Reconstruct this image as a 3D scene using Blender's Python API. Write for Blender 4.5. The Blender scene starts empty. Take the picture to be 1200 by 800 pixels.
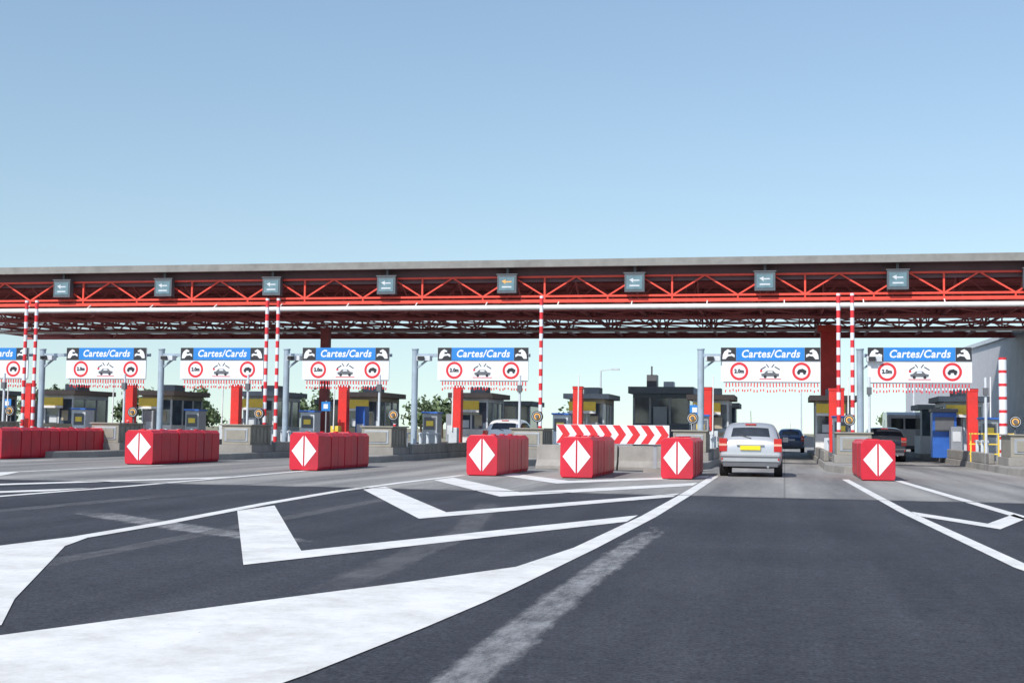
import bpy, math, random, bmesh
from mathutils import Matrix, Vector
random.seed(7)
scene=bpy.context.scene
scene.view_settings.view_transform='Standard'
scene.view_settings.look='None'
scene.view_settings.exposure=0

# ---------------------------------------------------------------- materials
def mat(name,col,rough=0.6,metal=0.0,var=0.12,scale=3.0,bump=0.0,spec=0.5,coat=0.0,dirt=None,dirtamt=0.0):
    m=bpy.data.materials.new(name); m.use_nodes=True
    nt=m.node_tree; b=nt.nodes['Principled BSDF']
    b.inputs['Roughness'].default_value=rough
    b.inputs['Metallic'].default_value=metal
    b.inputs['Specular IOR Level'].default_value=spec
    b.inputs['Coat Weight'].default_value=coat
    tc=nt.nodes.new('ShaderNodeTexCoord')
    n=nt.nodes.new('ShaderNodeTexNoise'); n.inputs['Scale'].default_value=scale; n.inputs['Detail'].default_value=6
    n.inputs['Roughness'].default_value=0.65
    nt.links.new(tc.outputs['Object'],n.inputs['Vector'])
    mx=nt.nodes.new('ShaderNodeMix'); mx.data_type='RGBA'
    lo=[c*(1-var) for c in col]; hi=[min(1,c*(1+var)) for c in col]
    mx.inputs[6].default_value=(*lo,1); mx.inputs[7].default_value=(*hi,1)
    rp=nt.nodes.new('ShaderNodeMapRange'); rp.inputs[1].default_value=0.3; rp.inputs[2].default_value=0.7
    nt.links.new(n.outputs['Fac'],rp.inputs[0]); nt.links.new(rp.outputs[0],mx.inputs[0])
    out=mx.outputs[2]
    if dirt:
        n2=nt.nodes.new('ShaderNodeTexNoise'); n2.inputs['Scale'].default_value=scale*0.45; n2.inputs['Detail'].default_value=8
        nt.links.new(tc.outputs['Object'],n2.inputs['Vector'])
        r2=nt.nodes.new('ShaderNodeMapRange'); r2.inputs[1].default_value=0.5; r2.inputs[2].default_value=0.75; r2.inputs[4].default_value=dirtamt
        nt.links.new(n2.outputs['Fac'],r2.inputs[0])
        m2=nt.nodes.new('ShaderNodeMix'); m2.data_type='RGBA'; m2.inputs[7].default_value=(*dirt,1)
        nt.links.new(r2.outputs[0],m2.inputs[0]); nt.links.new(out,m2.inputs[6]); out=m2.outputs[2]
    nt.links.new(out,b.inputs['Base Color'])
    if bump>0:
        bp=nt.nodes.new('ShaderNodeBump'); bp.inputs['Strength'].default_value=bump; bp.inputs['Distance'].default_value=0.02
        n3=nt.nodes.new('ShaderNodeTexNoise'); n3.inputs['Scale'].default_value=scale*20; n3.inputs['Detail'].default_value=4
        nt.links.new(tc.outputs['Object'],n3.inputs['Vector'])
        nt.links.new(n3.outputs['Fac'],bp.inputs['Height']); nt.links.new(bp.outputs[0],b.inputs['Normal'])
    return m
M={}
M['white']=mat('white_paint',(0.78,0.78,0.78),0.5,dirt=(0.4,0.38,0.36),dirtamt=0.35)
M['signwhite']=mat('sign_white',(0.74,0.76,0.80),0.45,var=0.04)
M['signblue']=mat('sign_blue',(0.02,0.21,0.60),0.45,var=0.06)
M['black']=mat('black_paint',(0.025,0.025,0.03),0.45)
M['signred']=mat('sign_red',(0.66,0.03,0.04),0.45,var=0.06)
M['red']=mat('red_painted_steel',(0.74,0.035,0.03),0.45,dirt=(0.45,0.05,0.04),dirtamt=0.5)
M['truss']=mat('truss_red',(0.80,0.075,0.045),0.55,var=0.15)
M['trussshade']=mat('truss_shaded_red',(0.46,0.13,0.13),0.7,var=0.2)  # shaded copy of the truss red: under-roof shade and haze in the colour
M['plasticred']=mat('cushion_red_plastic',(0.56,0.014,0.035),0.42,var=0.15,scale=2,dirt=(0.26,0.035,0.05),dirtamt=0.6)
M['fascia']=mat('fascia_grey',(0.25,0.245,0.235),0.7,dirt=(0.15,0.14,0.135),dirtamt=0.6)
M['shadeband']=mat('fascia_shade_band',(0.13,0.08,0.09),0.7,scale=1,dirt=(0.10,0.07,0.075),dirtamt=0.7)  # dark mauve stands in for the shadow band below the fascia
M['roofunder']=mat('roof_underside',(0.34,0.25,0.27),0.8)  # base colour lifted to stand in for haze under the roof
M['tube']=mat('white_tube',(0.8,0.78,0.76),0.5)
M['grey']=mat('grey_metal',(0.35,0.37,0.40),0.45,metal=0.3)
M['lgrey']=mat('light_grey_paint',(0.58,0.62,0.66),0.5)
M['dgrey']=mat('dark_grey',(0.12,0.125,0.14),0.5)
M['mast']=mat('mast_grey_blue',(0.34,0.42,0.50),0.5,dirt=(0.22,0.25,0.28),dirtamt=.6)
M['glass']=mat('dark_glass',(0.03,0.035,0.045),0.12,spec=0.45,var=0.3)
M['boothglass']=mat('booth_glass',(0.08,0.11,0.15),0.08,spec=0.9,var=0.5,scale=1.5)
M['concrete']=mat('concrete_island',(0.29,0.275,0.255),0.85,scale=1.5,bump=0.3,var=0.2,dirt=(0.14,0.13,0.12),dirtamt=0.8)
M['beige']=mat('beige_concrete_box',(0.28,0.26,0.22),0.8,scale=3,dirt=(0.14,0.125,0.10),dirtamt=0.8)
M['yellow']=mat('yellow_panel',(0.85,0.60,0.08),0.5)
M['plate']=mat('plate_yellow',(0.85,0.66,0.02),0.4,var=0.05)
M['blue']=mat('kiosk_blue',(0.03,0.12,0.45),0.4)
M['rubber']=mat('tyre_rubber',(0.02,0.02,0.02),0.85)
M['silver']=mat('silver_car_paint',(0.50,0.51,0.53),0.32,metal=0.5,var=0.04,coat=0.5)
M['carwhite']=mat('white_car_paint',(0.72,0.72,0.72),0.3,var=0.03,coat=0.5)
M['cardark']=mat('dark_car_paint',(0.03,0.032,0.042),0.25,var=0.03,coat=0.6)
M['carblue']=mat('blue_car_paint',(0.04,0.09,0.2),0.3,var=0.03,coat=0.6)
M['lamp']=mat('tail_lamp_red',(0.5,0.015,0.015),0.15,coat=0.8)
M['lampo']=mat('tail_lamp_clear',(0.7,0.40,0.30),0.15,coat=0.8)
M['hub']=mat('wheel_hub',(0.45,0.46,0.47),0.35,metal=0.8)
M['bark']=mat('bark',(0.09,0.06,0.04),0.9)
M['bgrey']=mat('building_grey',(0.26,0.29,0.33),0.7)
M['brown']=mat('roof_brown',(0.26,0.20,0.17),0.7)
M['tan']=mat('booth_tan_panel',(0.42,0.37,0.28),0.7)
M['screen']=mat('display_housing',(0.10,0.12,0.14),0.4)
M['screeng']=mat('display_glass',(0.14,0.23,0.27),0.3,var=0.3)
M['amber']=mat('amber_lens',(0.8,0.42,0.12),0.3)
M['tar']=mat('tar_seal',(0.018,0.018,0.02),0.5,scale=6)

def ribbed(name,col):
    m=mat(name,col,0.55,var=0.08)
    nt=m.node_tree; b=nt.nodes['Principled BSDF']
    tc=nt.nodes.new('ShaderNodeTexCoord'); w=nt.nodes.new('ShaderNodeTexWave'); w.bands_direction='Y'; w.inputs['Scale'].default_value=1.2
    nt.links.new(tc.outputs['Object'],w.inputs['Vector'])
    bp=nt.nodes.new('ShaderNodeBump'); bp.inputs['Distance'].default_value=0.06; bp.inputs['Strength'].default_value=0.6
    nt.links.new(w.outputs['Fac'],bp.inputs['Height']); nt.links.new(bp.outputs[0],b.inputs['Normal'])
    return m
M['warehouse']=ribbed('warehouse_cladding',(0.56,0.56,0.60))

def foliage_mat():
    m=bpy.data.materials.new('foliage'); m.use_nodes=True
    nt=m.node_tree; b=nt.nodes['Principled BSDF']; b.inputs['Roughness'].default_value=0.8
    tc=nt.nodes.new('ShaderNodeTexCoord'); n=nt.nodes.new('ShaderNodeTexNoise'); n.inputs['Scale'].default_value=0.6
    nt.links.new(tc.outputs['Object'],n.inputs['Vector'])
    cr=nt.nodes.new('ShaderNodeValToRGB'); cr.color_ramp.elements[0].position=0.35; cr.color_ramp.elements[1].position=0.65
    cr.color_ramp.elements[0].color=(0.06,0.09,0.045,1); cr.color_ramp.elements[1].color=(0.13,0.18,0.08,1)
    nt.links.new(n.outputs['Fac'],cr.inputs[0]); nt.links.new(cr.outputs[0],b.inputs['Base Color'])
    return m
M['foliage']=foliage_mat()

def asphalt_mat():
    m=bpy.data.materials.new('asphalt'); m.use_nodes=True
    nt=m.node_tree; L=nt.links; N=nt.nodes; b=N['Principled BSDF']; b.inputs['Roughness'].default_value=0.85
    b.inputs['Specular IOR Level'].default_value=0.25
    tc=N.new('ShaderNodeTexCoord')
    def noise(scale,detail=6,vec=None,rough=0.6):
        n=N.new('ShaderNodeTexNoise'); n.inputs['Scale'].default_value=scale; n.inputs['Detail'].default_value=detail; n.inputs['Roughness'].default_value=rough
        L.new(vec or tc.outputs['Object'],n.inputs['Vector']); return n.outputs['Fac']
    mp=N.new('ShaderNodeMapping'); mp.inputs['Scale'].default_value=(1,0.05,1); L.new(tc.outputs['Object'],mp.inputs[0])
    big=noise(0.35,5); streak=noise(1.6,7,mp.outputs[0]); fine=noise(38,5,None,0.85); sp=noise(9,6,None,.8)
    cr=N.new('ShaderNodeValToRGB'); cr.color_ramp.elements[0].position=0.34; cr.color_ramp.elements[1].position=0.68
    cr.color_ramp.elements[0].color=(0.027,0.029,0.037,1); cr.color_ramp.elements[1].color=(0.058,0.060,0.071,1)
    a=N.new('ShaderNodeMath'); a.operation='ADD'; L.new(big,a.inputs[0]); L.new(streak,a.inputs[1])
    h=N.new('ShaderNodeMath'); h.operation='MULTIPLY'; h.inputs[1].default_value=0.5; L.new(a.outputs[0],h.inputs[0]); L.new(h.outputs[0],cr.inputs[0])
    r=N.new('ShaderNodeMapRange'); r.inputs[1].default_value=0.35; r.inputs[2].default_value=0.68; r.inputs[3].default_value=0.35; r.inputs[4].default_value=2.1
    L.new(fine,r.inputs[0])
    r2=N.new('ShaderNodeMapRange'); r2.inputs[1].default_value=0.3; r2.inputs[2].default_value=0.7; r2.inputs[3].default_value=0.65; r2.inputs[4].default_value=1.35
    L.new(sp,r2.inputs[0])
    mm=N.new('ShaderNodeMath'); mm.operation='MULTIPLY'; L.new(r.outputs[0],mm.inputs[0]); L.new(r2.outputs[0],mm.inputs[1])
    v=N.new('ShaderNodeVectorMath'); v.operation='SCALE'; L.new(cr.outputs[0],v.inputs[0]); L.new(mm.outputs[0],v.inputs['Scale'])
    L.new(v.outputs[0],b.inputs['Base Color'])
    bp=N.new('ShaderNodeBump'); bp.inputs['Strength'].default_value=0.8; bp.inputs['Distance'].default_value=0.008
    L.new(fine,bp.inputs['Height']); L.new(bp.outputs[0],b.inputs['Normal'])
    return m
M['asphalt']=asphalt_mat()
def apron_mat():
    m=bpy.data.materials.new('concrete_apron'); m.use_nodes=True
    nt=m.node_tree; L=nt.links; N=nt.nodes; b=N['Principled BSDF']; b.inputs['Roughness'].default_value=0.85
    tc=N.new('ShaderNodeTexCoord')
    mp=N.new('ShaderNodeMapping'); mp.inputs['Scale'].default_value=(1,0.06,1); L.new(tc.outputs['Object'],mp.inputs[0])
    n=N.new('ShaderNodeTexNoise'); n.inputs['Scale'].default_value=0.9; n.inputs['Detail'].default_value=8; L.new(mp.outputs[0],n.inputs['Vector'])
    n2=N.new('ShaderNodeTexNoise'); n2.inputs['Scale'].default_value=8; n2.inputs['Detail'].default_value=6; L.new(tc.outputs['Object'],n2.inputs['Vector'])
    a=N.new('ShaderNodeMath'); a.operation='MULTIPLY_ADD'; a.inputs[1].default_value=0.35; L.new(n2.outputs['Fac'],a.inputs[0])
    L.new(n.outputs['Fac'],a.inputs[2])
    cr=N.new('ShaderNodeValToRGB'); cr.color_ramp.elements[0].position=0.5; cr.color_ramp.elements[1].position=0.82
    cr.color_ramp.elements[0].color=(0.15,0.145,0.145,1); cr.color_ramp.elements[1].color=(0.34,0.33,0.31,1)
    L.new(a.outputs[0],cr.inputs[0])
    br=N.new('ShaderNodeTexBrick'); br.offset=0.0; br.inputs['Scale'].default_value=1; br.inputs['Brick Width'].default_value=5.2; br.inputs['Row Height'].default_value=5.0
    br.inputs['Mortar Size'].default_value=0.02; br.inputs['Color1'].default_value=(1,1,1,1); br.inputs['Color2'].default_value=(0.86,0.86,0.86,1); br.inputs['Mortar'].default_value=(0.6,0.6,0.6,1)
    L.new(tc.outputs['Object'],br.inputs['Vector'])
    mx=N.new('ShaderNodeMix'); mx.data_type='RGBA'; mx.blend_type='MULTIPLY'; mx.inputs[0].default_value=1
    L.new(cr.outputs[0],mx.inputs[6]); L.new(br.outputs['Color'],mx.inputs[7]); L.new(mx.outputs[2],b.inputs['Base Color'])
    return m
M['apron']=apron_mat()
M['soil']=mat('dry_ground',(0.22,0.20,0.13),0.95,scale=0.05,var=0.3)

def worn_paint(name,col,lo,hi,scale,ymul=0.3,fade=False,mx=0.8):
    m=bpy.data.materials.new(name); m.use_nodes=True
    nt=m.node_tree; L=nt.links; N=nt.nodes; b=N['Principled BSDF']; b.inputs['Roughness'].default_value=0.7
    tc=N.new('ShaderNodeTexCoord')
    mp=N.new('ShaderNodeMapping'); mp.inputs['Scale'].default_value=(1,ymul,1); L.new(tc.outputs['Object'],mp.inputs[0])
    n=N.new('ShaderNodeTexNoise'); n.inputs['Scale'].default_value=scale; n.inputs['Detail'].default_value=10; n.inputs['Roughness'].default_value=0.78
    L.new(mp.outputs[0],n.inputs['Vector'])
    src=n.outputs['Fac']
    if fade:
        at=N.new('ShaderNodeAttribute'); at.attribute_name='fade'
        q=N.new('ShaderNodeMath'); q.operation='MULTIPLY_ADD'; q.inputs[1].default_value=0.45; L.new(at.outputs['Fac'],q.inputs[0]); L.new(src,q.inputs[2]); src=q.outputs[0]
    r=N.new('ShaderNodeMapRange'); r.inputs[1].default_value=lo; r.inputs[2].default_value=hi; L.new(src,r.inputs[0])
    if fade: r.inputs[4].default_value=mx
    L.new(r.outputs[0],b.inputs['Alpha'])
    n2=N.new('ShaderNodeTexNoise'); n2.inputs['Scale'].default_value=1.6; n2.inputs['Detail'].default_value=12; n2.inputs['Roughness'].default_value=0.8
    L.new(tc.outputs['Object'],n2.inputs['Vector'])
    cr=N.new('ShaderNodeValToRGB'); cr.color_ramp.elements[0].position=0.36; cr.color_ramp.elements[1].position=0.58
    cr.color_ramp.elements[0].color=(col[0]*0.74,col[1]*0.73,col[2]*0.71,1); cr.color_ramp.elements[1].color=(*col,1)
    L.new(n2.outputs['Fac'],cr.inputs[0]); L.new(cr.outputs[0],b.inputs['Base Color'])
    return m
M['mark']=worn_paint('road_marking_paint',(0.74,0.73,0.71),0.27,0.37,14,0.5)
M['worn']=worn_paint('worn_marking_paint',(0.36,0.36,0.37),0.70,1.02,7.0,0.3,True)
M['faint']=worn_paint('faint_marking_paint',(0.24,0.24,0.25),0.70,1.15,6.0,0.3,True,.6)

# ---------------------------------------------------------------- mesh builder
class MB:
    def __init__(s,org=(0,0,0)): s.v=[];s.f=[];s.m=[];s.ms=[];s.sm=[];s.o=Vector(org)
    def mi(s,k):
        if k not in s.ms: s.ms.append(k)
        return s.ms.index(k)
    def add(s,vs,fs,k,smooth=False):
        b=len(s.v); s.v+= [Vector(x) for x in vs]; i=s.mi(k)
        for f in fs: s.f.append([b+q for q in f]); s.m.append(i); s.sm.append(smooth)
    def box(s,x0,x1,y0,y1,z0,z1,k):
        s.add([(x0,y0,z0),(x1,y0,z0),(x1,y1,z0),(x0,y1,z0),(x0,y0,z1),(x1,y0,z1),(x1,y1,z1),(x0,y1,z1)],
              [(0,3,2,1),(4,5,6,7),(0,1,5,4),(1,2,6,5),(2,3,7,6),(3,0,4,7)],k)
    def beam(s,a,b,w,k,h=None):
        a=Vector(a);b=Vector(b);d=(b-a).normalized(); h=h or w
        up=Vector((0,0,1)) if abs(d.z)<0.95 else Vector((0,1,0))
        sx=d.cross(up).normalized()*w/2; sz=d.cross(sx).normalized()*h/2
        vs=[a-sx-sz,a+sx-sz,a+sx+sz,a-sx+sz,b-sx-sz,b+sx-sz,b+sx+sz,b-sx+sz]
        s.add(vs,[(0,3,2,1),(4,5,6,7),(0,1,5,4),(1,2,6,5),(2,3,7,6),(3,0,4,7)],k)
    def cyl(s,a,b,r,k,seg=12,r2=None,smooth=True):
        a=Vector(a);b=Vector(b);d=(b-a).normalized(); r2=r if r2 is None else r2
        up=Vector((0,0,1)) if abs(d.z)<0.95 else Vector((0,1,0))
        sx=d.cross(up).normalized(); sy=d.cross(sx).normalized()
        vs=[]
        for i in range(seg):
            t=2*math.pi*i/seg; o=sx*math.cos(t)+sy*math.sin(t); vs+= [a+o*r,b+o*r2]
        s.add(vs,[(2*i,2*i+1,(2*i+3)%(2*seg),(2*i+2)%(2*seg)) for i in range(seg)],k,smooth)
        s.add([vs[2*i] for i in range(seg)],[tuple(range(seg))],k); s.add([vs[2*i+1] for i in range(seg)],[tuple(reversed(range(seg)))],k)
    def poly(s,pts,k): s.add(pts,[tuple(range(len(pts)))],k)
    def plate(s,pts2,y,k):
        s.add([(x,y,z) for x,z in pts2],[tuple(range(len(pts2)))],k)
    def disc(s,x,y,z,r,k,seg=24): s.plate([(x+r*math.cos(2*math.pi*i/seg),z+r*math.sin(2*math.pi*i/seg)) for i in range(seg)],y,k)
    def ring(s,x,y,z,r0,r1,k,seg=28):
        vs=[]
        for i in range(seg):
            t=2*math.pi*i/seg; vs+=[(x+r0*math.cos(t),y,z+r0*math.sin(t)),(x+r1*math.cos(t),y,z+r1*math.sin(t))]
        s.add(vs,[(2*i,2*i+1,(2*i+3)%(2*seg),(2*i+2)%(2*seg)) for i in range(seg)],k)
    def done(s,name,bevel=0,parent=None,subsurf=0):
        me=bpy.data.meshes.new(name); me.from_pydata([tuple(q-s.o) for q in s.v],[],s.f)
        for k in s.ms: me.materials.append(M[k])
        for p,i,sm in zip(me.polygons,s.m,s.sm): p.material_index=i; p.use_smooth=sm
        me.update()
        o=bpy.data.objects.new(name,me); o.location=s.o; scene.collection.objects.link(o)
        if bevel:
            b=o.modifiers.new('bevel','BEVEL'); b.width=bevel; b.segments=2; b.limit_method='ANGLE'; b.angle_limit=math.radians(50)
        if parent: 
            o.parent=parent; o.matrix_parent_inverse=Matrix.Translation(-parent.location)
        return o
def text(body,x,y,z,size,k,parent,shear=0.0,align='CENTER',bold=0.0,sx=1.0):
    c=bpy.data.curves.new('lettering','FONT'); c.body=body; c.size=size; c.shear=shear; c.align_x=align; c.align_y='CENTER'; c.offset=bold
    c.resolution_u=3; c.space_character=1.08
    o=bpy.data.objects.new('lettering',c); c.materials.append(M[k]); scene.collection.objects.link(o)
    o.location=(x,y,z); o.rotation_euler=(math.pi/2,0,0); o.scale=(sx,1,1)
    o.parent=parent; o.matrix_parent_inverse=Matrix.Translation(-parent.location)
    return o

# ---------------------------------------------------------------- ground
def sheet(name,x0,x1,y0,y1,z,k):
    b=MB(); b.poly([(x0,y0,z),(x1,y0,z),(x1,y1,z),(x0,y1,z)],k); return b.done(name)
sheet('ground',-1500,1500,-300,3000,-0.012,'soil')
sheet('asphalt_road',-60,40,-60,23.4,0.0,'asphalt')
sheet('concrete_apron',-60,40,23.4,110,0.0,'apron')
sheet('motorway_beyond',-22,10,110,900,-0.004,'asphalt')
z=0.006
mk=MB()
def P2(pts,k='mark',b=None): (b or mk).poly([(x,y,z) for x,y in pts],k)
def line(pts,w,k='mark',b=None):
    L=[];R=[]
    for i,p in enumerate(pts):
        a=Vector(pts[max(i-1,0)]);c=Vector(pts[min(i+1,len(pts)-1)]); d=(c-a).normalized(); n=Vector((-d.y,d.x))*w/2
        L.append(tuple(Vector(p)+n));R.append(tuple(Vector(p)-n))
    for i in range(len(pts)-1): P2([R[i],R[i+1],L[i+1],L[i]],k,b)
Lf=[(-6.2,2.0),(-5.1,4.2),(-4.15,6.29),(-3.39,7.96),(-2.75,9.3),(-2.2,10.6),(-2.02,12.5),(-1.90,17.45),(-1.87,23.5),(-1.88,34)]
Rt=[(-2.7,2.0),(-2.45,3.8),(-2.17,5.7),(-2.03,7.25),(-1.95,8.4),(-1.91,9.3),(-1.80,12.5),(-1.69,17.4),(-1.66,23.5),(-1.68,34)]
for i in range(len(Lf)-1): P2([Lf[i],Rt[i],Rt[i+1],Lf[i+1]])
P2([(-8.5,6.2),(-4.35,6.6),(-4.92,7.6),(-6.61,10.99),(-6.90,11.9),(-7.08,11.9),(-7.3,9.5)])
line([(-6.99,11.9),(-7.12,14.0),(-7.55,18),(-7.85,22),(-7.9,26),(-7.8,31)],0.2)
line([(-12.3,8),(-12.05,15),(-11.95,22),(-12.3,33)],0.2)
line([(-17.9,20),(-17.7,27),(-17.4,34)],0.2)
line([(-23.2,20),(-23.0,27),(-22.7,37)],0.2)
line([(3.3,1.0),(2.05,12),(1.75,20),(1.5,33.5)],0.17)
line([(4.6,3),(3.75,12),(3.3,19.3),(2.75,33.5)],0.2)
def V(xl,xr,xa,ya,rise,th):
    mk.poly([(xl,ya+rise,z),(xa,ya,z),(xa,ya+th,z),(xl,ya+rise+th,z)],'mark')
    mk.poly([(xa,ya,z),(xr,ya+rise,z),(xr,ya+rise+th,z),(xa,ya+th,z)],'mark')
V(-7.25,-1.96,-4.38,10.0,6.3,1.3)
V(-7.65,-1.92,-4.55,15.8,7.0,1.35)
V(-7.65,-1.92,-4.76,21.5,6.2,1.7)
V(-7.6,-1.92,-4.8,27.3,5.4,1.6)
for y0 in (13.5,19.6): V(-17.6,-12.2,-14.8,y0,6.3,1.3)
V(1.85,3.3,2.6,16.8,2.3,1.0)
mk.done('road_markings')
def smear(name,specs):
    vs=[];fs=[];fd=[];mi=[]
    for pts,w,k in specs:
        base=len(vs)
        for i,p in enumerate(pts):
            a=Vector(pts[max(i-1,0)]);c=Vector(pts[min(i+1,len(pts)-1)]); d=(c-a).normalized(); n=Vector((-d.y,d.x))*w
            e=0.0 if i in(0,len(pts)-1) else 1.0
            for t,f in ((-1,0),(-.45,.9),(.45,.9),(1,0)):
                q=Vector(p)+n*t; vs.append((q.x,q.y,0.003)); fd.append(f*e)
        for i in range(len(pts)-1):
            for j in range(3):
                fs.append((base+i*4+j+1,base+i*4+j,base+i*4+4+j,base+i*4+5+j)); mi.append(k)
    me=bpy.data.meshes.new(name); me.from_pydata(vs,[],fs); me.materials.append(M['worn']); me.materials.append(M['faint'])
    for p,k in zip(me.polygons,mi): p.material_index=k
    at=me.attributes.new('fade','FLOAT','POINT')
    for i,f in enumerate(fd): at.data[i].value=f
    me.update(); o=bpy.data.objects.new(name,me); scene.collection.objects.link(o)
smear('worn_road_markings',[([(-1.25,1.5),(-1.35,3.0),(-1.44,5.5),(-1.5,9),(-1.5,13.0),(-1.5,17.5)],0.22,0),
  ([(-9.6,15.8),(-8.2,14.7),(-6.3,13.2),(-5.0,12.3),(-4.4,11.9)],0.4,0),
  ([(-3.1,7.9),(-3.2,9.5),(-3.5,14),(-4.4,19),(-4.6,20)],0.28,1),
  ([(-5.8,7.8),(-5.95,10),(-6.1,14),(-6.3,20),(-6.3,22)],0.22,1),
  ([(-10.2,10),(-10.1,13),(-9.9,18),(-9.9,22)],0.3,1)])
tb=MB()
def crack(p,q,w,jit,n):
    pts=[]
    for i in range(n+1):
        t=i/n; pts.append((p[0]+(q[0]-p[0])*t+random.uniform(-jit,jit),p[1]+(q[1]-p[1])*t+random.uniform(-jit,jit)))
    L=[];R=[]
    for i,pp in enumerate(pts):
        a=Vector(pts[max(i-1,0)]);c_=Vector(pts[min(i+1,n)]); d=(c_-a).normalized(); nn=Vector((-d.y,d.x))*w/2*random.uniform(.5,1.3)
        L.append(Vector(pp)+nn);R.append(Vector(pp)-nn)
    for i in range(n): tb.poly([(R[i].x,R[i].y,.010),(R[i+1].x,R[i+1].y,.010),(L[i+1].x,L[i+1].y,.010),(L[i].x,L[i].y,.010)],'tar')
crack((-40,23.4),(20,23.4),.09,.03,160)
tb.done('road_joint_seal')

# ---------------------------------------------------------------- canopy
cx0,cx1=-46.0,20.0
c=MB()
c.box(cx0,cx1,50.9,72,7.80,8.0,'roofunder')
c.box(cx0-.1,cx1+.1,50.70,50.9,7.74,8.04,'fascia')
c.box(cx0,cx1,50.9,72.3,8.0,8.05,'fascia')
c.box(cx0,cx1,51.42,51.48,7.20,7.80,'shadeband')  # added strip, fascia shadow painted as a dark band
y=51.8
while y<71.5:
    c.box(cx0,cx1,y,y+.12,7.64,7.798,'trussshade'); y+=1.3
P=2.6
def longtruss(Y,zb,zt,kc,kd,wc,wd,ph=0):
    c.beam((cx0,Y,zb),(cx1,Y,zb),wc,kc); c.beam((cx0,Y,zt),(cx1,Y,zt),wc,kc)
    n=int((cx1-cx0)/P)
    for i in range(n):
        x=cx0+i*P+ph
        c.beam((x,Y,zb),(x+P/2,Y,zt),wd,kd); c.beam((x+P/2,Y,zt),(x+P,Y,zb),wd,kd)
        if i%2==0: c.beam((x,Y,zb),(x,Y,zt),wd*1.2,kd)
longtruss(51.3,6.60,7.40,'truss','truss',0.08,0.06)
c.box(cx0,cx1,51.24,51.38,6.34,6.47,'truss')
for i in range(26): c.beam((cx0+i*P,51.3,6.40),(cx0+i*P,51.3,6.62),.06,'truss')
c.cyl((cx0,50.95,6.12),(cx1,50.95,6.12),0.10,'tube')
for i in range(22): c.beam((cx0+1+i*3.0,50.95,6.2),(cx0+1+i*3.0,51.25,6.36),.04,'tube')
for Y in (55.5,59,63,67): longtruss(Y,6.45,7.55,'trussshade','trussshade',0.12,0.065,random.random())
longtruss(71,6.85,7.62,'trussshade','trussshade',0.12,0.06)
c.box(cx0,cx1,70.9,71.1,6.30,6.62,'trussshade')
x=cx0+0.8
k=0
while x<cx1-3:
    c.beam((x,51.5,6.44),(x,71,6.44),0.10,'trussshade')
    ys=[52+i*2.11 for i in range(10)]
    for i in range(9):
        za,zb_=(6.44,7.6) if i%2==0 else (7.6,6.44)
        c.beam((x,ys[i],za),(x,ys[i+1],zb_),0.065,'trussshade')
    for (ya,yb) in ((51.6,55.5),(55.5,59),(59,63),(63,67),(67,71)):
        c.beam((x,ya,6.43),(x+2.6,yb,6.43),0.055,'trussshade')
        if k%2==0: c.beam((x+2.6,ya,6.41),(x,yb,6.41),0.055,'trussshade')
    x+=2.6; k+=1
c.box(cx0,cx1,57.6,58.2,6.22,6.28,'trussshade')
c.cyl((cx0,65,6.25),(cx1,65,6.25),0.07,'tube',8)
X=2.1
c.box(X-.40,X+.40,62.6,63.4,0,6.3,'red'); c.box(X-.55,X+.55,62.4,63.6,6.0,6.299,'truss')
for X in (-23.35,):
    c.box(X-.22,X+.22,62.8,63.2,0,6.3,'trussshade')
c.done('toll_plaza_canopy')

for X in (-36.6,-31.5,-26.6,-21.55,-16.4,-11.2,-5.92,-.75,4.31,9.3):
    X=X*51.0/51.4
    b=MB((X,51.0,7.1)); 
    b.box(X-.40,X+.40,50.93,51.22,6.72,7.46,'screen')
    b.box(X-.32,X+.32,50.915,50.928,6.82,7.36,'screeng')
    b.box(X-.44,X+.44,50.905,51.24,7.462,7.50,'dgrey')
    b.plate([(X-.22,7.2),(X-.05,7.27),(X-.05,7.2),(X+.2,7.2),(X+.2,7.15),(X-.05,7.15),(X-.05,7.08)],50.910,'amber' if abs(X+11.1)<.1 else 'lgrey')
    b.plate([(X-.2,6.93),(X+.2,6.93),(X+.2,6.99),(X-.2,6.99)],50.910,'lgrey')
    b.box(X-.05,X+.05,51.05,51.15,7.502,7.79,'dgrey')
    b.done('lane_status_display')

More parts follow.
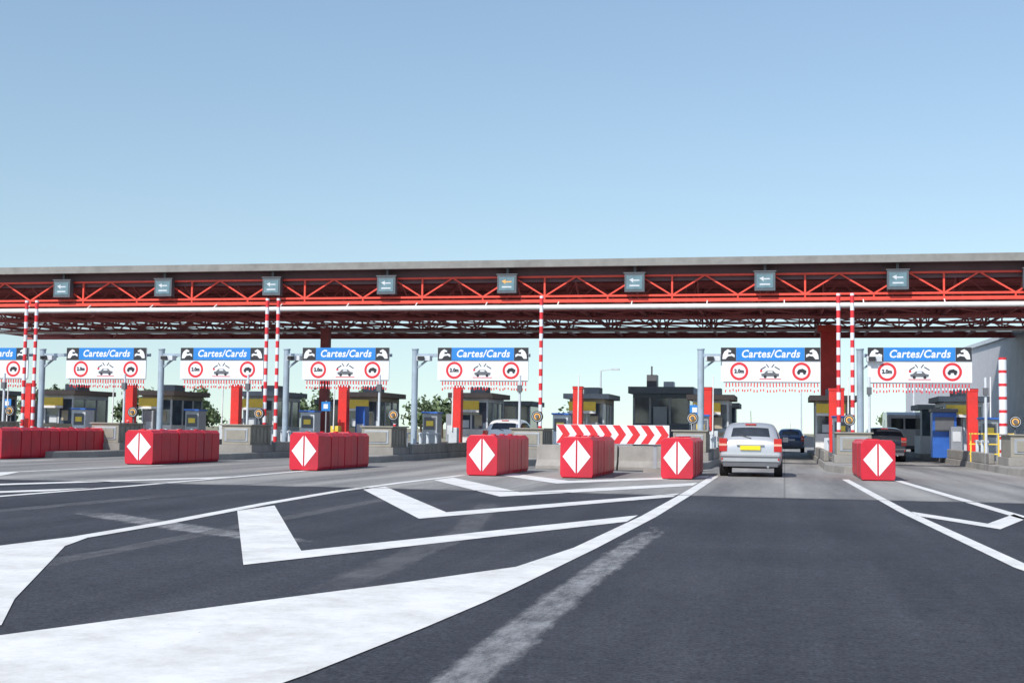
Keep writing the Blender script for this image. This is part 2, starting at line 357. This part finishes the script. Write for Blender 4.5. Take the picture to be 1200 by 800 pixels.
# ---------------------------------------------------------------- islands
ISL=[7.35,2.08,-3.15,-8.6,-13.9,-19.1,-24.2,-29.4,-34.6,-39.8]
for i,X in enumerate(ISL):
    b=MB((X,55,0)); w=0.85; y0=40.5; h=0.22
    pts=[(X-w*.45,y0-1.8),(X+w*.45,y0-1.8),(X+w,y0),(X+w,74),(X-w,74),(X-w,y0)]
    n=len(pts)
    vs=[(p[0],p[1],0) for p in pts]+[(p[0]*0.98+X*.02,p[1],h) for p in pts]
    b.add(vs,[tuple(range(n,2*n))]+[(q,(q+1)%n,n+(q+1)%n,n+q) for q in range(n)],'concrete')
    b.box(X-w+.06,X-w+.24,44.5,56,h,.58,'concrete')
    b.box(X+w-.24,X+w-.06,44.5,56,h,.58,'concrete')
    b.done('toll_island',bevel=0.03)
    b=MB((X,43,0)); bx=X+.1
    b.box(bx-.62,bx+.62,42.4,44.4,h,.48,'concrete')
    b.box(bx-.54,bx+.54,42.45,44.3,.482,1.16,'beige')
    for q in range(5): b.box(bx+.54,bx+.57,42.6+q*.34,42.78+q*.34,.56,1.08,'beige')
    b.box(bx-.44,bx+.44,42.43,42.449,.60,1.06,'grey'); b.box(bx-.36,bx+.36,42.41,42.429,.66,1.00,'beige')
    b.box(bx-.60,bx+.60,42.4,44.36,1.162,1.21,'beige')
    b.done('impact_protection_block',bevel=0.02)
    dx=X+.05
    b=MB((dx,44.6,0))
    b.cyl((dx,44.6,.58),(dx,44.6,1.5),.03,'dgrey',8)
    b.cyl((dx,44.50,1.62),(dx,44.62,1.62),.20,'black',24)
    b.ring(dx,44.495,1.62,.07,.115,'amber'); b.ring(dx,44.494,1.62,.15,.165,'lgrey')
    b.cyl((dx,44.42,1.62),(dx,44.497,1.62),.06,'dgrey',16)
    b.done('island_warning_lamp')
    b=MB((X,54,0)); ww=.2 if i!=1 else .3
    b.box(X-ww,X+ww,53.8,54.2,h,3.0,'red'); b.box(X-ww-.06,X+ww+.06,53.74,54.26,h,.4,'dgrey')
    b.box(X-ww-.02,X+ww+.02,53.78,54.22,2.9,3.02,'red')
    b.done('red_guard_post',bevel=0.02)
    if i!=2:
        px=X-.75 if i!=1 else X+.75
        b=MB((px,45.3,0)); b.cyl((px,45.3,h),(px,45.3,3.1),.045,'lgrey',10)
        b.box(px-.08,px+.08,45.2,45.35,2.5,2.75,'dgrey'); b.done('signal_pole')
    b=MB((X,50,0)); 
    b.box(X-.3,X+.3,49.6,50.3,h,1.75,'lgrey' if i%2 else 'grey'); b.box(X-.24,X+.24,49.585,49.598,1.1,1.6,'dgrey')
    b.box(X-.34,X+.34,49.5,50.36,1.752,1.82,'blue'); b.box(X-.303,X-.301,49.7,50.2,1.0,1.5,'boothglass')
    b.box(X-.15,X+.15,49.57,49.584,1.25,1.45,'yellow')
    b.done('ticket_machine',bevel=0.012)
    b=MB((X+.4,52,0)); b.box(X+.2,X+.55,51.8,52.2,h,1.2,'yellow' if i%2 else 'lgrey')
    b.beam((X+.35,51.75,1.05),(X+.37,51.75,3.4),.05,'white')
    b.done('lane_barrier',bevel=0.015)
    by=58.0; bw=.78
    b=MB((X,by,0))
    base=('lgrey','white','tan')[i%3]
    b.box(X-bw,X+bw,by-1.5,by+1.8,h,1.15,base)
    b.box(X-bw+.05,X+bw-.05,by-1.45,by+1.75,1.15,2.35,'boothglass')
    for sx in (-bw,bw-.08):
        for sy in (-1.5,-.35,.75,1.72): b.box(X+sx,X+sx+.08,by+sy,by+sy+.08,1.15,2.35,'lgrey')
    b.box(X-.04,X+.04,by-1.5,by-1.44,1.15,2.35,'lgrey')
    b.box(X-.5,X-.1,by-1.47,by-1.451,1.2,1.55,'lgrey')
    b.box(X+.15,X+.5,by-1.47,by-1.451,1.3,1.8,'tan')
    b.box(X-bw,X+bw,by-1.5,by+1.8,2.35,2.55,'tan' if i%2 else 'lgrey')
    b.box(X-bw-.25,X+bw+.25,by-1.8,by+2.1,2.552,2.78,'brown' if i%3 else 'bgrey')
    b.box(X-.3,X+.4,by-.5,by+.6,2.782,3.1,'bgrey')
    b.box(X-.75,X+.45,by-1.9,by-1.84,2.02,2.42,'yellow')
    b.box(X-.75,X+.45,by-1.9,by-1.84,1.90,2.018,'white')
    b.done('toll_booth',bevel=0.015)
    s=1 if i%2 else -1
    b=MB((X+s*.5,55,0))
    b.box(X+s*.5-.22,X+s*.5+.22,54.8,55.4,h,1.5+.3*(i%3),('bgrey','blue','lgrey','grey')[i%4])
    b.box(X+s*.5-.16,X+s*.5+.16,54.785,54.798,.9,1.3,'lgrey')
    b.done('equipment_cabinet',bevel=0.015)
    if i%3==2:
        b=MB((X-.45,53,0)); b.cyl((X-.45,53,h),(X-.45,53,2.3),.035,'grey',8)
        b.box(X-.65,X-.25,52.94,52.965,1.85,2.25,'signblue'); b.box(X-.55,X-.35,52.93,52.939,1.95,2.15,'signwhite')
        b.done('lane_information_board')
    b=MB((X,47,0))
    for yy in (46.2,47.2,48.4): b.cyl((X+.6,yy,h),(X+.6,yy,1.0),.06,'lgrey',10); b.cyl((X-.6,yy,h),(X-.6,yy,1.0),.06,'lgrey',10)
    b.beam((X+.6,46,.95),(X+.6,49,.95),.06,'lgrey'); b.beam((X-.6,46,.95),(X-.6,49,.95),.06,'lgrey')
    b.done('guard_rail')
    if i%2==0:
        b=MB((X,68,0)); b.box(X-.75,X+.75,66.5,69.5,h,1.1,'lgrey'); b.box(X-.7,X+.7,66.55,69.4,1.1,2.4,'boothglass'); b.box(X-.9,X+.9,66.2,69.8,2.4,2.65,'bgrey')
        for q in(-.75,-.04,.67): b.box(X+q,X+q+.08,66.5,66.58,1.1,2.4,'lgrey')
        b.done('toll_booth')

# ---------------------------------------------------------------- striped poles
def striped(X,Y,h0,h1,r,name='striped_pole',step=.26,a='signred',c2='signwhite',duty=.5):
    b=MB((X,Y,0)); zc=h0; k=0
    while zc<h1:
        zt=min(zc+step*2*(duty if k%2 else 1-duty),h1); b.cyl((X,Y,zc),(X,Y,zt),r,a if k%2 else c2,14); zc=zt; k+=1
    b.cyl((X,Y,.2),(X,Y,h0+.001),r*1.3,'dgrey',12)
    b.done(name)
for X in (-29.75,-29.3,-19.45,-19.0,-8.72,1.85,2.32): striped(X,46,.25,6.05,.07)
striped(7.1,45,.25,3.75,.13,step=.22,duty=.22)
for X in (-14.1,-24.5): striped(X+.5,43.9,.24,1.3,.05)

# ---------------------------------------------------------------- signs
def sign(X,postX,Y=47.0):
    w=1.76; zt=4.22; zb=2.98; zm=3.74
    b=MB((X,Y,3.5))
    b.cyl((postX,Y+.35,.22),(postX,Y+.35,4.15),.12,'mast',14)
    b.cyl((postX,Y+.35,4.15),(postX,Y+.35,4.2),.14,'mast',14)
    b.box(postX-.28,postX+.28,Y+.05,Y+.65,.22,.27,'dgrey')
    b.beam((postX,Y+.35,3.95),(X+w,Y+.35,3.95),.12,'mast')
    b.beam((postX,Y+.35,3.4),(postX+.7,Y+.35,3.93),.07,'mast')
    b.box(postX+.2,postX+.72,Y-.15,Y+.2,3.72,3.9,'lgrey'); b.box(postX+.26,postX+.5,Y-.25,Y-.152,3.74,3.88,'black')
    for q in (-1.2,0,1.2): b.box(X+q-.04,X+q+.04,Y+.06,Y+.42,3.2,4.1,'grey')
    b.box(X-w,X+w,Y,Y+.06,zb,zt,'signwhite')
    f=Y-.004
    b.plate([(X-w+.55,zm),(X+w-.55,zm),(X+w-.55,zt),(X-w+.55,zt)],f,'signblue')
    for sx in (-1,1):
        a=X+sx*(w-.275)
        b.plate([(a-.271,zm),(a+.271,zm),(a+.271,zt),(a-.271,zt)],f,'black')
        q=[(-.22,.06),(-.10,.06),(-.02,.16),(.12,.18),(.22,.12),(.22,.22),(.08,.28),(.10,.36),(-.02,.42),(-.14,.34),(-.2,.22)]
        if sx>0: q=[(-x_,z_) for x_,z_ in reversed(q)]
        b.plate([(a+x_,zm+z_) for x_,z_ in q],f-.004,'signwhite')
        b.plate([(a-.05*sx-.06,zm+.24),(a-.05*sx+.05,zm+.24),(a-.05*sx+.05,zm+.31),(a-.05*sx-.06,zm+.31)],f-.008,'black')
    b.box(X-w,X+w,Y-.02,Y-.009,zm-.015,zm+.0,'dgrey')
    zc=(zb+zm)/2+.0
    for sx in (-1.1,1.1):
        b.ring(X+sx,f,zc,.235,.325,'signred')
    q=X+1.1
    b.plate([(q-.17,zc-.04),(q+.17,zc-.04),(q+.17,zc+.03),(q+.04,zc+.10),(q-.1,zc+.07)],f,'black')
    for dx in(-.1,.1): b.disc(q+dx,f-.004,zc-.06,.05,'black',12)
    car=[(-.30,-.12),(.30,-.12),(.32,-.03),(.2,-.01),(.11,.08),(-.13,.08),(-.22,-.01),(-.32,-.03)]
    b.plate([(X+x_,zc-.06+z_) for x_,z_ in car],f,'dgrey')
    b.plate([(X-.1,zc-.05),(X+.09,zc-.05),(X+.07,zc+.0),(X-.08,zc+.0)],f-.004,'signwhite')
    for sx in (-.18,.18): b.disc(X+sx,f-.004,zc-.19,.055,'black',12)
    for sx in (-1,1):
        b.beam((X+sx*.34,f,zc+.06),(X+sx*.16,f,zc+.17),.004,'black',.035)
        b.beam((X+sx*.14,f,zc+.26),(X+sx*.05,f,zc+.14),.004,'black',.03)
    b.beam((X-.38,f,zc-.27),(X+.38,f,zc-.27),.004,'signred',.025)
    b.plate([(X-.36,zc-.02),(X-.28,zc-.02),(X-.28,zc+.05),(X-.36,zc+.05)],f-.006,'signred')
    b.box(X-w+.1,X+w-.02,Y+.02,Y+.05,zb-.04,zb-.002,'grey')
    n=30
    for q in range(n):
        x_=X-w+.2+q*(2*w-.3)/(n-1); l=.32+random.uniform(-.03,.03); dx=random.uniform(-.03,.03)
        b.beam((x_,Y+.035,zb-.04),(x_+dx*.4,Y+.035,zb-.04-l*.45),.04,'signred',.02)
        b.beam((x_+dx*.4,Y+.035,zb-.04-l*.45),(x_+dx*.7,Y+.035,zb-.04-l*.72),.04,'signwhite',.02)
        b.beam((x_+dx*.7,Y+.035,zb-.04-l*.72),(x_+dx,Y+.035,zb-.04-l),.04,'signred',.02)
    o=b.done('toll_lane_sign')
    text('Cartes/Cards',X,Y-.008,(zm+zt)/2,.38,'signwhite',o,shear=.22,bold=.010,sx=.93)
    text('2,0m',X-1.1,Y-.006,zc,.19,'black',o,bold=.012,sx=.85)
for X,px in ((4.65,2.65),(-.5,-3.0),(-11.15,-13.9),(-16.6,-19.15),(-21.74,-24.5),(-26.75,-29.8),(-32.0,-34.6)): sign(X,px)

# ---------------------------------------------------------------- crash cushions
def cushion(x0,x1,y0,y1,h=1.0,n=8):
    cxx=(x0+x1)/2; b=MB((cxx,(y0+y1)/2,0)); L=(y1-y0)/n
    for i in range(n):
        a=y0+i*L; e=a+L*.93
        ins=.02+random.uniform(-.008,.012) if i else 0; hh=h+random.uniform(-.015,.01)
        pr=[(x0+ins+.03,.02),(x1-ins-.03,.02),(x1-ins,.10),(x1-ins,hh-.09),(x1-ins-.09,hh),(x0+ins+.09,hh),(x0+ins,hh-.09),(x0+ins,.10)]
        m=len(pr); vs=[(p[0],a,p[1]) for p in pr]+[(p[0],e,p[1]) for p in pr]
        b.add(vs,[tuple(range(m)),tuple(reversed(range(m,2*m)))]+[((q+1)%m,q,m+q,m+(q+1)%m) for q in range(m)],'plasticred')
        if i<n-1: b.box(x0+.06,x1-.06,e,a+L,.06,h-.05,'plasticred')
        if i%2==0: b.cyl((cxx,(a+e)/2,h-.02),(cxx,(a+e)/2,h+.03),.07,'plasticred',10)
    hw=(x1-x0)/2-.06; zc=h*.52
    g=.022
    b.plate([(cxx-hw,zc),(cxx-g,zc-.40),(cxx-g,zc+.40)],y0-.004,'signwhite')
    b.plate([(cxx+hw,zc),(cxx+g,zc+.40),(cxx+g,zc-.40)],y0-.004,'signwhite')
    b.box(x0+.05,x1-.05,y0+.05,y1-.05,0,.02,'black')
    b.done('crash_cushion',bevel=0.018)
cushion(-24.95,-24.1,36.2,44.0,n=14)
cushion(-18.6,-17.72,33.9,38.4)
cushion(-12.72,-11.92,31.8,36.1)
cushion(-7.68,-6.9,30.8,34.9)
cushion(-5.3,-4.5,30.6,34.8)
cushion(-2.93,-2.15,31.2,35.6)
cushion(1.85,2.68,33.0,37.6)
cushion(7.0,7.8,34.5,39)

b=MB((-4.7,36,0))
x0,x1=-6.35,-3.15
b.box(x0,x1,36,36.06,.78,1.32,'signwhite')
n=8; s=(x1-x0)/n
for i in range(n):
    a=x0+i*s+.0
    b.plate([(a,.79),(a+s*.52,.79),(a+s*.98,1.05),(a+s*.52,1.31),(a,1.31),(a+s*.46,1.05)],35.996,'signred')
for q in (x0+.4,x1-.4): b.box(q-.05,q+.05,36.062,36.14,.0,1.2,'grey'); b.box(q-.3,q+.3,35.8,36.5,0,.12,'concrete')
b.done('chevron_barrier')
b=MB((-4.9,37.6,0))
for k in range(2):
    xa=-7.2+k*2.45; xb=xa+2.4
    pr=[(37.3,0),(37.3,.1),(37.48,.28),(37.55,.72),(37.75,.72),(37.82,.28),(38.0,.1),(38.0,0)]
    m=len(pr); vs=[(xa,p[0],p[1]) for p in pr]+[(xb,p[0],p[1]) for p in pr]
    b.add(vs,[tuple(range(m)),tuple(reversed(range(m,2*m)))]+[((q+1)%m,q,m+q,m+(q+1)%m) for q in range(m)],'concrete')
b.done('concrete_barrier',bevel=.015)

# ---------------------------------------------------------------- buildings
b=MB((-7.1,77,0))
b.box(-8.7,-5.4,75,80,0,1.6,'bgrey'); b.box(-8.62,-5.48,75.08,79.9,1.6,3.1,'boothglass')
for x in (-8.7,-7.75,-6.6,-5.5): b.box(x,x+.12,75,75.1,1.6,3.1,'lgrey')
b.box(-8.7,-5.4,75,80,3.1,3.35,'bgrey'); b.box(-8.95,-5.15,74.7,80.3,3.352,3.75,'bgrey')
b.box(-8.0,-7.4,76,77,3.752,4.5,'dgrey'); b.box(-7.0,-6.4,76,77,3.752,4.1,'lgrey'); b.cyl((-7.7,76,4.5),(-7.7,76,5.0),.05,'dgrey',8)
b.box(-7.5,-6.7,74.98,74.998,0.2,2.6,'lgrey')
b.done('control_building',bevel=.02)
b=MB((12,80,0))
vs=[(12.1,66),(30,66),(30,108),(9.6,108)]
b.add([(x,y,0) for x,y in vs]+[(x,y,6.4) for x,y in vs],[(0,1,5,4),(1,2,6,5),(2,3,7,6),(3,0,4,7),(4,5,6,7)],'warehouse')
b.add([(x,y,6.402) for x,y in [(11.95,65.8),(30.1,65.8),(30.1,108.2),(9.45,108.2)]]+[(x,y,6.62) for x,y in [(11.95,65.8),(30.1,65.8),(30.1,108.2),(9.45,108.2)]],[(0,1,5,4),(1,2,6,5),(2,3,7,6),(3,0,4,7),(4,5,6,7),(3,2,1,0)],'lgrey')
b.done('warehouse')
b=MB((6.7,56,0)); 
b.box(6.0,6.95,55.6,56.4,.22,2.1,'blue'); b.box(6.1,6.85,55.58,55.598,1.3,1.9,'dgrey'); b.box(5.95,7.0,55.5,56.5,2.102,2.25,'dgrey')
b.done('payment_kiosk',bevel=.02)
b=MB((6.9,50,0))
for x in (6.55,7.0,7.5,8.0): b.beam((x,48.6,.22),(x,48.6,1.25),.05,'yellow')
for zz in (.5,.85,1.22): b.beam((6.5,48.6,zz),(8.05,48.6,zz),.045,'yellow')
b.done('safety_fence')
b=MB((10,50,0))
for y in range(38,66,3): b.box(8.9,9.0,y,y+.1,0,.72,'grey')
b.box(8.84,8.9,37,66,.45,.75,'lgrey'); b.box(8.80,8.84,37,66,.54,.66,'lgrey')
b.done('crash_barrier_rail')
for X,Y,h in ((-11.6,82,5.0),(1.5,120,7),(-30,125,8),(9,95,6)):
    b=MB((X,Y,0)); b.cyl((X,Y,0),(X,Y,h),.09,'lgrey',10,r2=.05); b.beam((X,Y,h),(X+.9,Y,h+.12),.06,'lgrey'); b.box(X+.7,X+1.2,Y-.12,Y+.12,h+.04,h+.16,'lgrey')
    b.done('street_lamp')

# ---------------------------------------------------------------- cars
def car(name,X,Y,paint,flip=False,L=3.77,plate='plate',W=1.0,H=1.0):
    ST=[(0.00,.36,.50,.60,.66,.72,.62),(0.02,.30,.60,.80,.72,.78,.68),(0.07,.27,.80,.95,.76,.81,.71),(0.13,.26,.86,1.0,.77,.815,.70),
        (0.40,.23,.90,1.32,.79,.82,.61),(.54,.21,.90,1.385,.79,.82,.60),(.95,.2,.90,1.42,.8,.82,.60),(1.6,.2,.90,1.42,.8,.82,.60),(2.05,.2,.9,1.37,.8,.82,.60),
        (2.75,.2,.88,1.0,.8,.815,.66),(3.3,.22,.78,.86,.78,.79,.66),(3.62,.25,.6,.70,.72,.75,.6),(3.74,.32,.45,.54,.62,.66,.55)]
    b=MB((X,Y,0)); rings=[]
    for (y,zb,zl,zt,ws,wb,wt) in ST:
        zl=min(zl,zt-.06)
        h=[(0,zb),(ws*.9,zb),(ws,zb+.08),(wb,(zb+zl)/2+.04),(wb*.985,zl),(wt+.035,max(zt-.065,zl+.02)),(wt*.84,zt),(0,zt+.015)]
        ring=[(x,z) for x,z in h]+[(-x,z) for x,z in reversed(h[1:-1])]
        rings.append([Vector((X+(x*W),Y+(y*L/3.77),z*H)) for x,z in ring])
    n=len(rings[0])
    for i in range(len(rings)-1):
        for j in range(n):
            k=paint; jj=j if j<7 else 13-j
            if jj==4 and 3<=i<=8: k='glass'
            if jj in(6,) and i in (3,8): k='glass'
            if jj in(0,): k='black'
            b.add([rings[i][j],rings[i][(j+1)%n],rings[i+1][(j+1)%n],rings[i+1][j]],[(3,2,1,0)],k,True)
    b.add(rings[0],[tuple(range(n))],paint,True); b.add(rings[-1],[tuple(reversed(range(n)))],paint,True)
    o=b.done(name)
    bm=bmesh.new(); bm.from_mesh(o.data); bmesh.ops.remove_doubles(bm,verts=bm.verts,dist=.0005); bmesh.ops.recalc_face_normals(bm,faces=bm.faces); bm.to_mesh(o.data); bm.free()
    q=o.modifiers.new('sub','SUBSURF'); q.levels=2; q.render_levels=2
    d=MB((X,Y,0)); sy=L/3.77
    def bx(x0,x1,y0,y1,z0,z1,k): d.box(X+x0*W,X+x1*W,Y+y0*sy,Y+y1*sy,z0*H,z1*H,k)
    bx(-.74,.74,-.07,.16,.40,.60,paint); bx(-.70,.70,-.05,.14,.27,.398,'dgrey')
    bx(-.76,.76,-.078,-.071,.50,.545,'dgrey')
    for s in (-1,1):
        a,e=sorted((s*.60,s*.80))
        bx(a,e,-.005,.20,.66,.80,'lamp'); bx(a,e,-.002,.2,.802,.86,'lampo'); bx(a,e,.02,.24,.862,1.0,'lamp')
        a,e=sorted((s*.82,s*.97)); bx(a,e,2.25,2.4,.90,1.03,paint if paint!='silver' else 'dgrey')
        bx(min(s*.70,s*.74),max(s*.70,s*.74),-.082,-.075,.44,.49,'lamp')
    bx(-.26,.26,-.045,-.0,.70,.81,plate); 
    bx(-.35,.35,-.03,.04,.812,.85,paint)
    bx(-.02,.02,.12,.14,1.0,1.02,'black')
    bx(-.14,.14,.42,.50,1.352,1.385,'lamp')
    d.beam((X+.02,Y+.10*sy,1.0*H),(X-.30*W,Y+.19*sy,1.09*H),.02,'black')
    d.cyl((X,Y+.75*sy,1.42*H),(X,Y+.45*sy,1.72*H),.008,'black',6)
    d.cyl((X+.45*W,Y-.06,.27),(X+.45*W,Y+.2,.27),.03,'grey',10)
    d.done('body_details',bevel=.02,parent=o)
    wh=MB((X,Y,0))
    for yy in (.72,3.15):
        for s in (-1,1):
            xo=X+s*.80*W; xi=X+s*.60*W
            wh.cyl((xi,Y+yy*sy,.29),(xo,Y+yy*sy,.29),.29,'rubber',24)
            wh.cyl((xo,Y+yy*sy,.29),(xo+s*.012,Y+yy*sy,.29),.18,'hub',16)
            wh.cyl((X+s*.77*W,Y+yy*sy,.34),(X+s*.815*W,Y+yy*sy,.34),.33,'black',24)
    wh.done('wheels',parent=o)
    return o
car('silver_hatchback_car',-.87,34.0,'silver')
car('dark_estate_car',4.15,56,'cardark',L=4.4,W=1.06,H=1.02,plate='signwhite')
car('white_car',-10.9,49.5,'carwhite',plate='signwhite',L=4.2,H=1.1)
car('blue_car',.35,78,'carblue',plate='signwhite')
car('white_car',.9,125,'carwhite',plate='signwhite')
car('dark_car',.2,105,'cardark',plate='signwhite')
b=MB((7.0,77,0)); X=6.5;Y=74
pr=[(0,.35),(0,1.3),(.12,2.25),(.5,2.4),(3.2,2.4),(3.9,1.55),(4.7,1.25),(4.85,.8),(4.85,.35)]
m=len(pr); vs=[(X-.92,Y+p[0],p[1]) for p in pr]+[(X+.92,Y+p[0],p[1]) for p in pr]
b.add(vs,[tuple(reversed(range(m))),tuple(range(m,2*m))]+[(q,(q+1)%m,m+(q+1)%m,m+q) for q in range(m)],'carwhite')
b.box(X-.7,X-.05,Y+.02,Y+.09,1.45,2.05,'glass'); b.box(X+.05,X+.7,Y+.02,Y+.09,1.45,2.05,'glass')
b.box(X-.9,X-.72,Y-.02,Y+.05,.8,1.25,'lamp'); b.box(X+.72,X+.9,Y-.02,Y+.05,.8,1.25,'lamp')
b.box(X-.9,X+.9,Y-.1,Y+.1,.35,.55,'dgrey'); b.box(X-.25,X+.25,Y-.03,Y-.01,.75,.87,'signwhite')
for yy in (.9,3.9):
    for s in (-1,1): b.cyl((X+s*.7,Y+yy,.33),(X+s*.93,Y+yy,.33),.33,'rubber',20)
b.done('white_van',bevel=.04)

# ---------------------------------------------------------------- distant trees
b=MB((0,150,0))
def tree(x,y,h,r):
    b.cyl((x,y,0),(x,y,h*.5),.18,'bark',6,r2=.1)
    for _ in range(3):
        a=random.uniform(0,6.28); b.cyl((x,y,h*.35),(x+math.cos(a)*r*.6,y+math.sin(a)*r*.6,h*.7),.09,'bark',5,r2=.03)
    cl=[(x+random.gauss(0,r*.45),y+random.gauss(0,r*.4),h*random.uniform(.42,.88),random.uniform(.35,.6)*r) for _ in range(8)]
    for (qx,qy,qz,qr) in cl:
        for _ in range(42):
            v=Vector((random.gauss(0,1),random.gauss(0,1),random.gauss(0,.8))).normalized()*qr*random.uniform(.55,1.1)
            p=Vector((qx,qy,qz))+v; s=random.uniform(.15,.36)
            u=Vector((random.gauss(0,1),random.gauss(0,1),random.gauss(0,1))).normalized(); w=u.cross(v).normalized()
            b.add([p-u*s,p+w*s*.8,p+u*s,p-w*s*.8],[(0,1,2,3)],'foliage')
for i in range(42):
    x=-118+i*1.75+random.uniform(-.8,.8)
    if -70<x<-62: continue
    tree(x,random.uniform(140,165),random.uniform(3.8,6.0),random.uniform(1.6,2.6))
for x in (-42,-40.5,-38.6,-36.8,-24,-22): tree(x,150,random.uniform(4.2,5.4),2.0)
for i in range(12): tree(14+i*2.6+random.uniform(-1,1),random.uniform(160,190),random.uniform(3,4.2),2)
b.done('distant_tree_row')

# ---------------------------------------------------------------- light
el=math.radians(44); az=math.radians(24)
w=bpy.data.worlds.new('World'); scene.world=w; w.use_nodes=True
nt=w.node_tree; bg=nt.nodes['Background']; sk=nt.nodes.new('ShaderNodeTexSky'); sk.sky_type='NISHITA'; sk.sun_disc=False
sk.sun_elevation=el; sk.sun_rotation=math.pi+az; sk.air_density=1.4; sk.dust_density=0.5; sk.ozone_density=2.0
tc=nt.nodes.new('ShaderNodeTexCoord'); mp=nt.nodes.new('ShaderNodeMapping'); mp.inputs['Scale'].default_value=(1,1,.78); mp.inputs['Location'].default_value=(0,0,.085)
nt.links.new(tc.outputs['Generated'],mp.inputs[0]); nt.links.new(mp.outputs[0],sk.inputs[0])
nt.links.new(sk.outputs[0],bg.inputs[0]); bg.inputs[1].default_value=0.15
ld=bpy.data.lights.new('sun','SUN'); ld.energy=4.5; ld.angle=math.radians(.5); ld.color=(1,.95,.88)
lo=bpy.data.objects.new('sun',ld); scene.collection.objects.link(lo)
d=Vector((math.sin(az)*math.cos(el),math.cos(az)*math.cos(el),-math.sin(el))); lo.rotation_euler=d.to_track_quat('-Z','Y').to_euler()

# ---------------------------------------------------------------- camera
cd=bpy.data.cameras.new('camera'); cam=bpy.data.objects.new('camera',cd); scene.collection.objects.link(cam); scene.camera=cam
cd.sensor_width=36; cd.lens=45; cd.clip_end=5000; cd.clip_start=.1
R=Matrix.Rotation(math.radians(12.04),4,'Z')@Matrix.Rotation(math.radians(93.93),4,'X')@Matrix.Rotation(math.radians(0.757),4,'Z')
cam.matrix_world=Matrix.Translation((0,0,1.15))@R
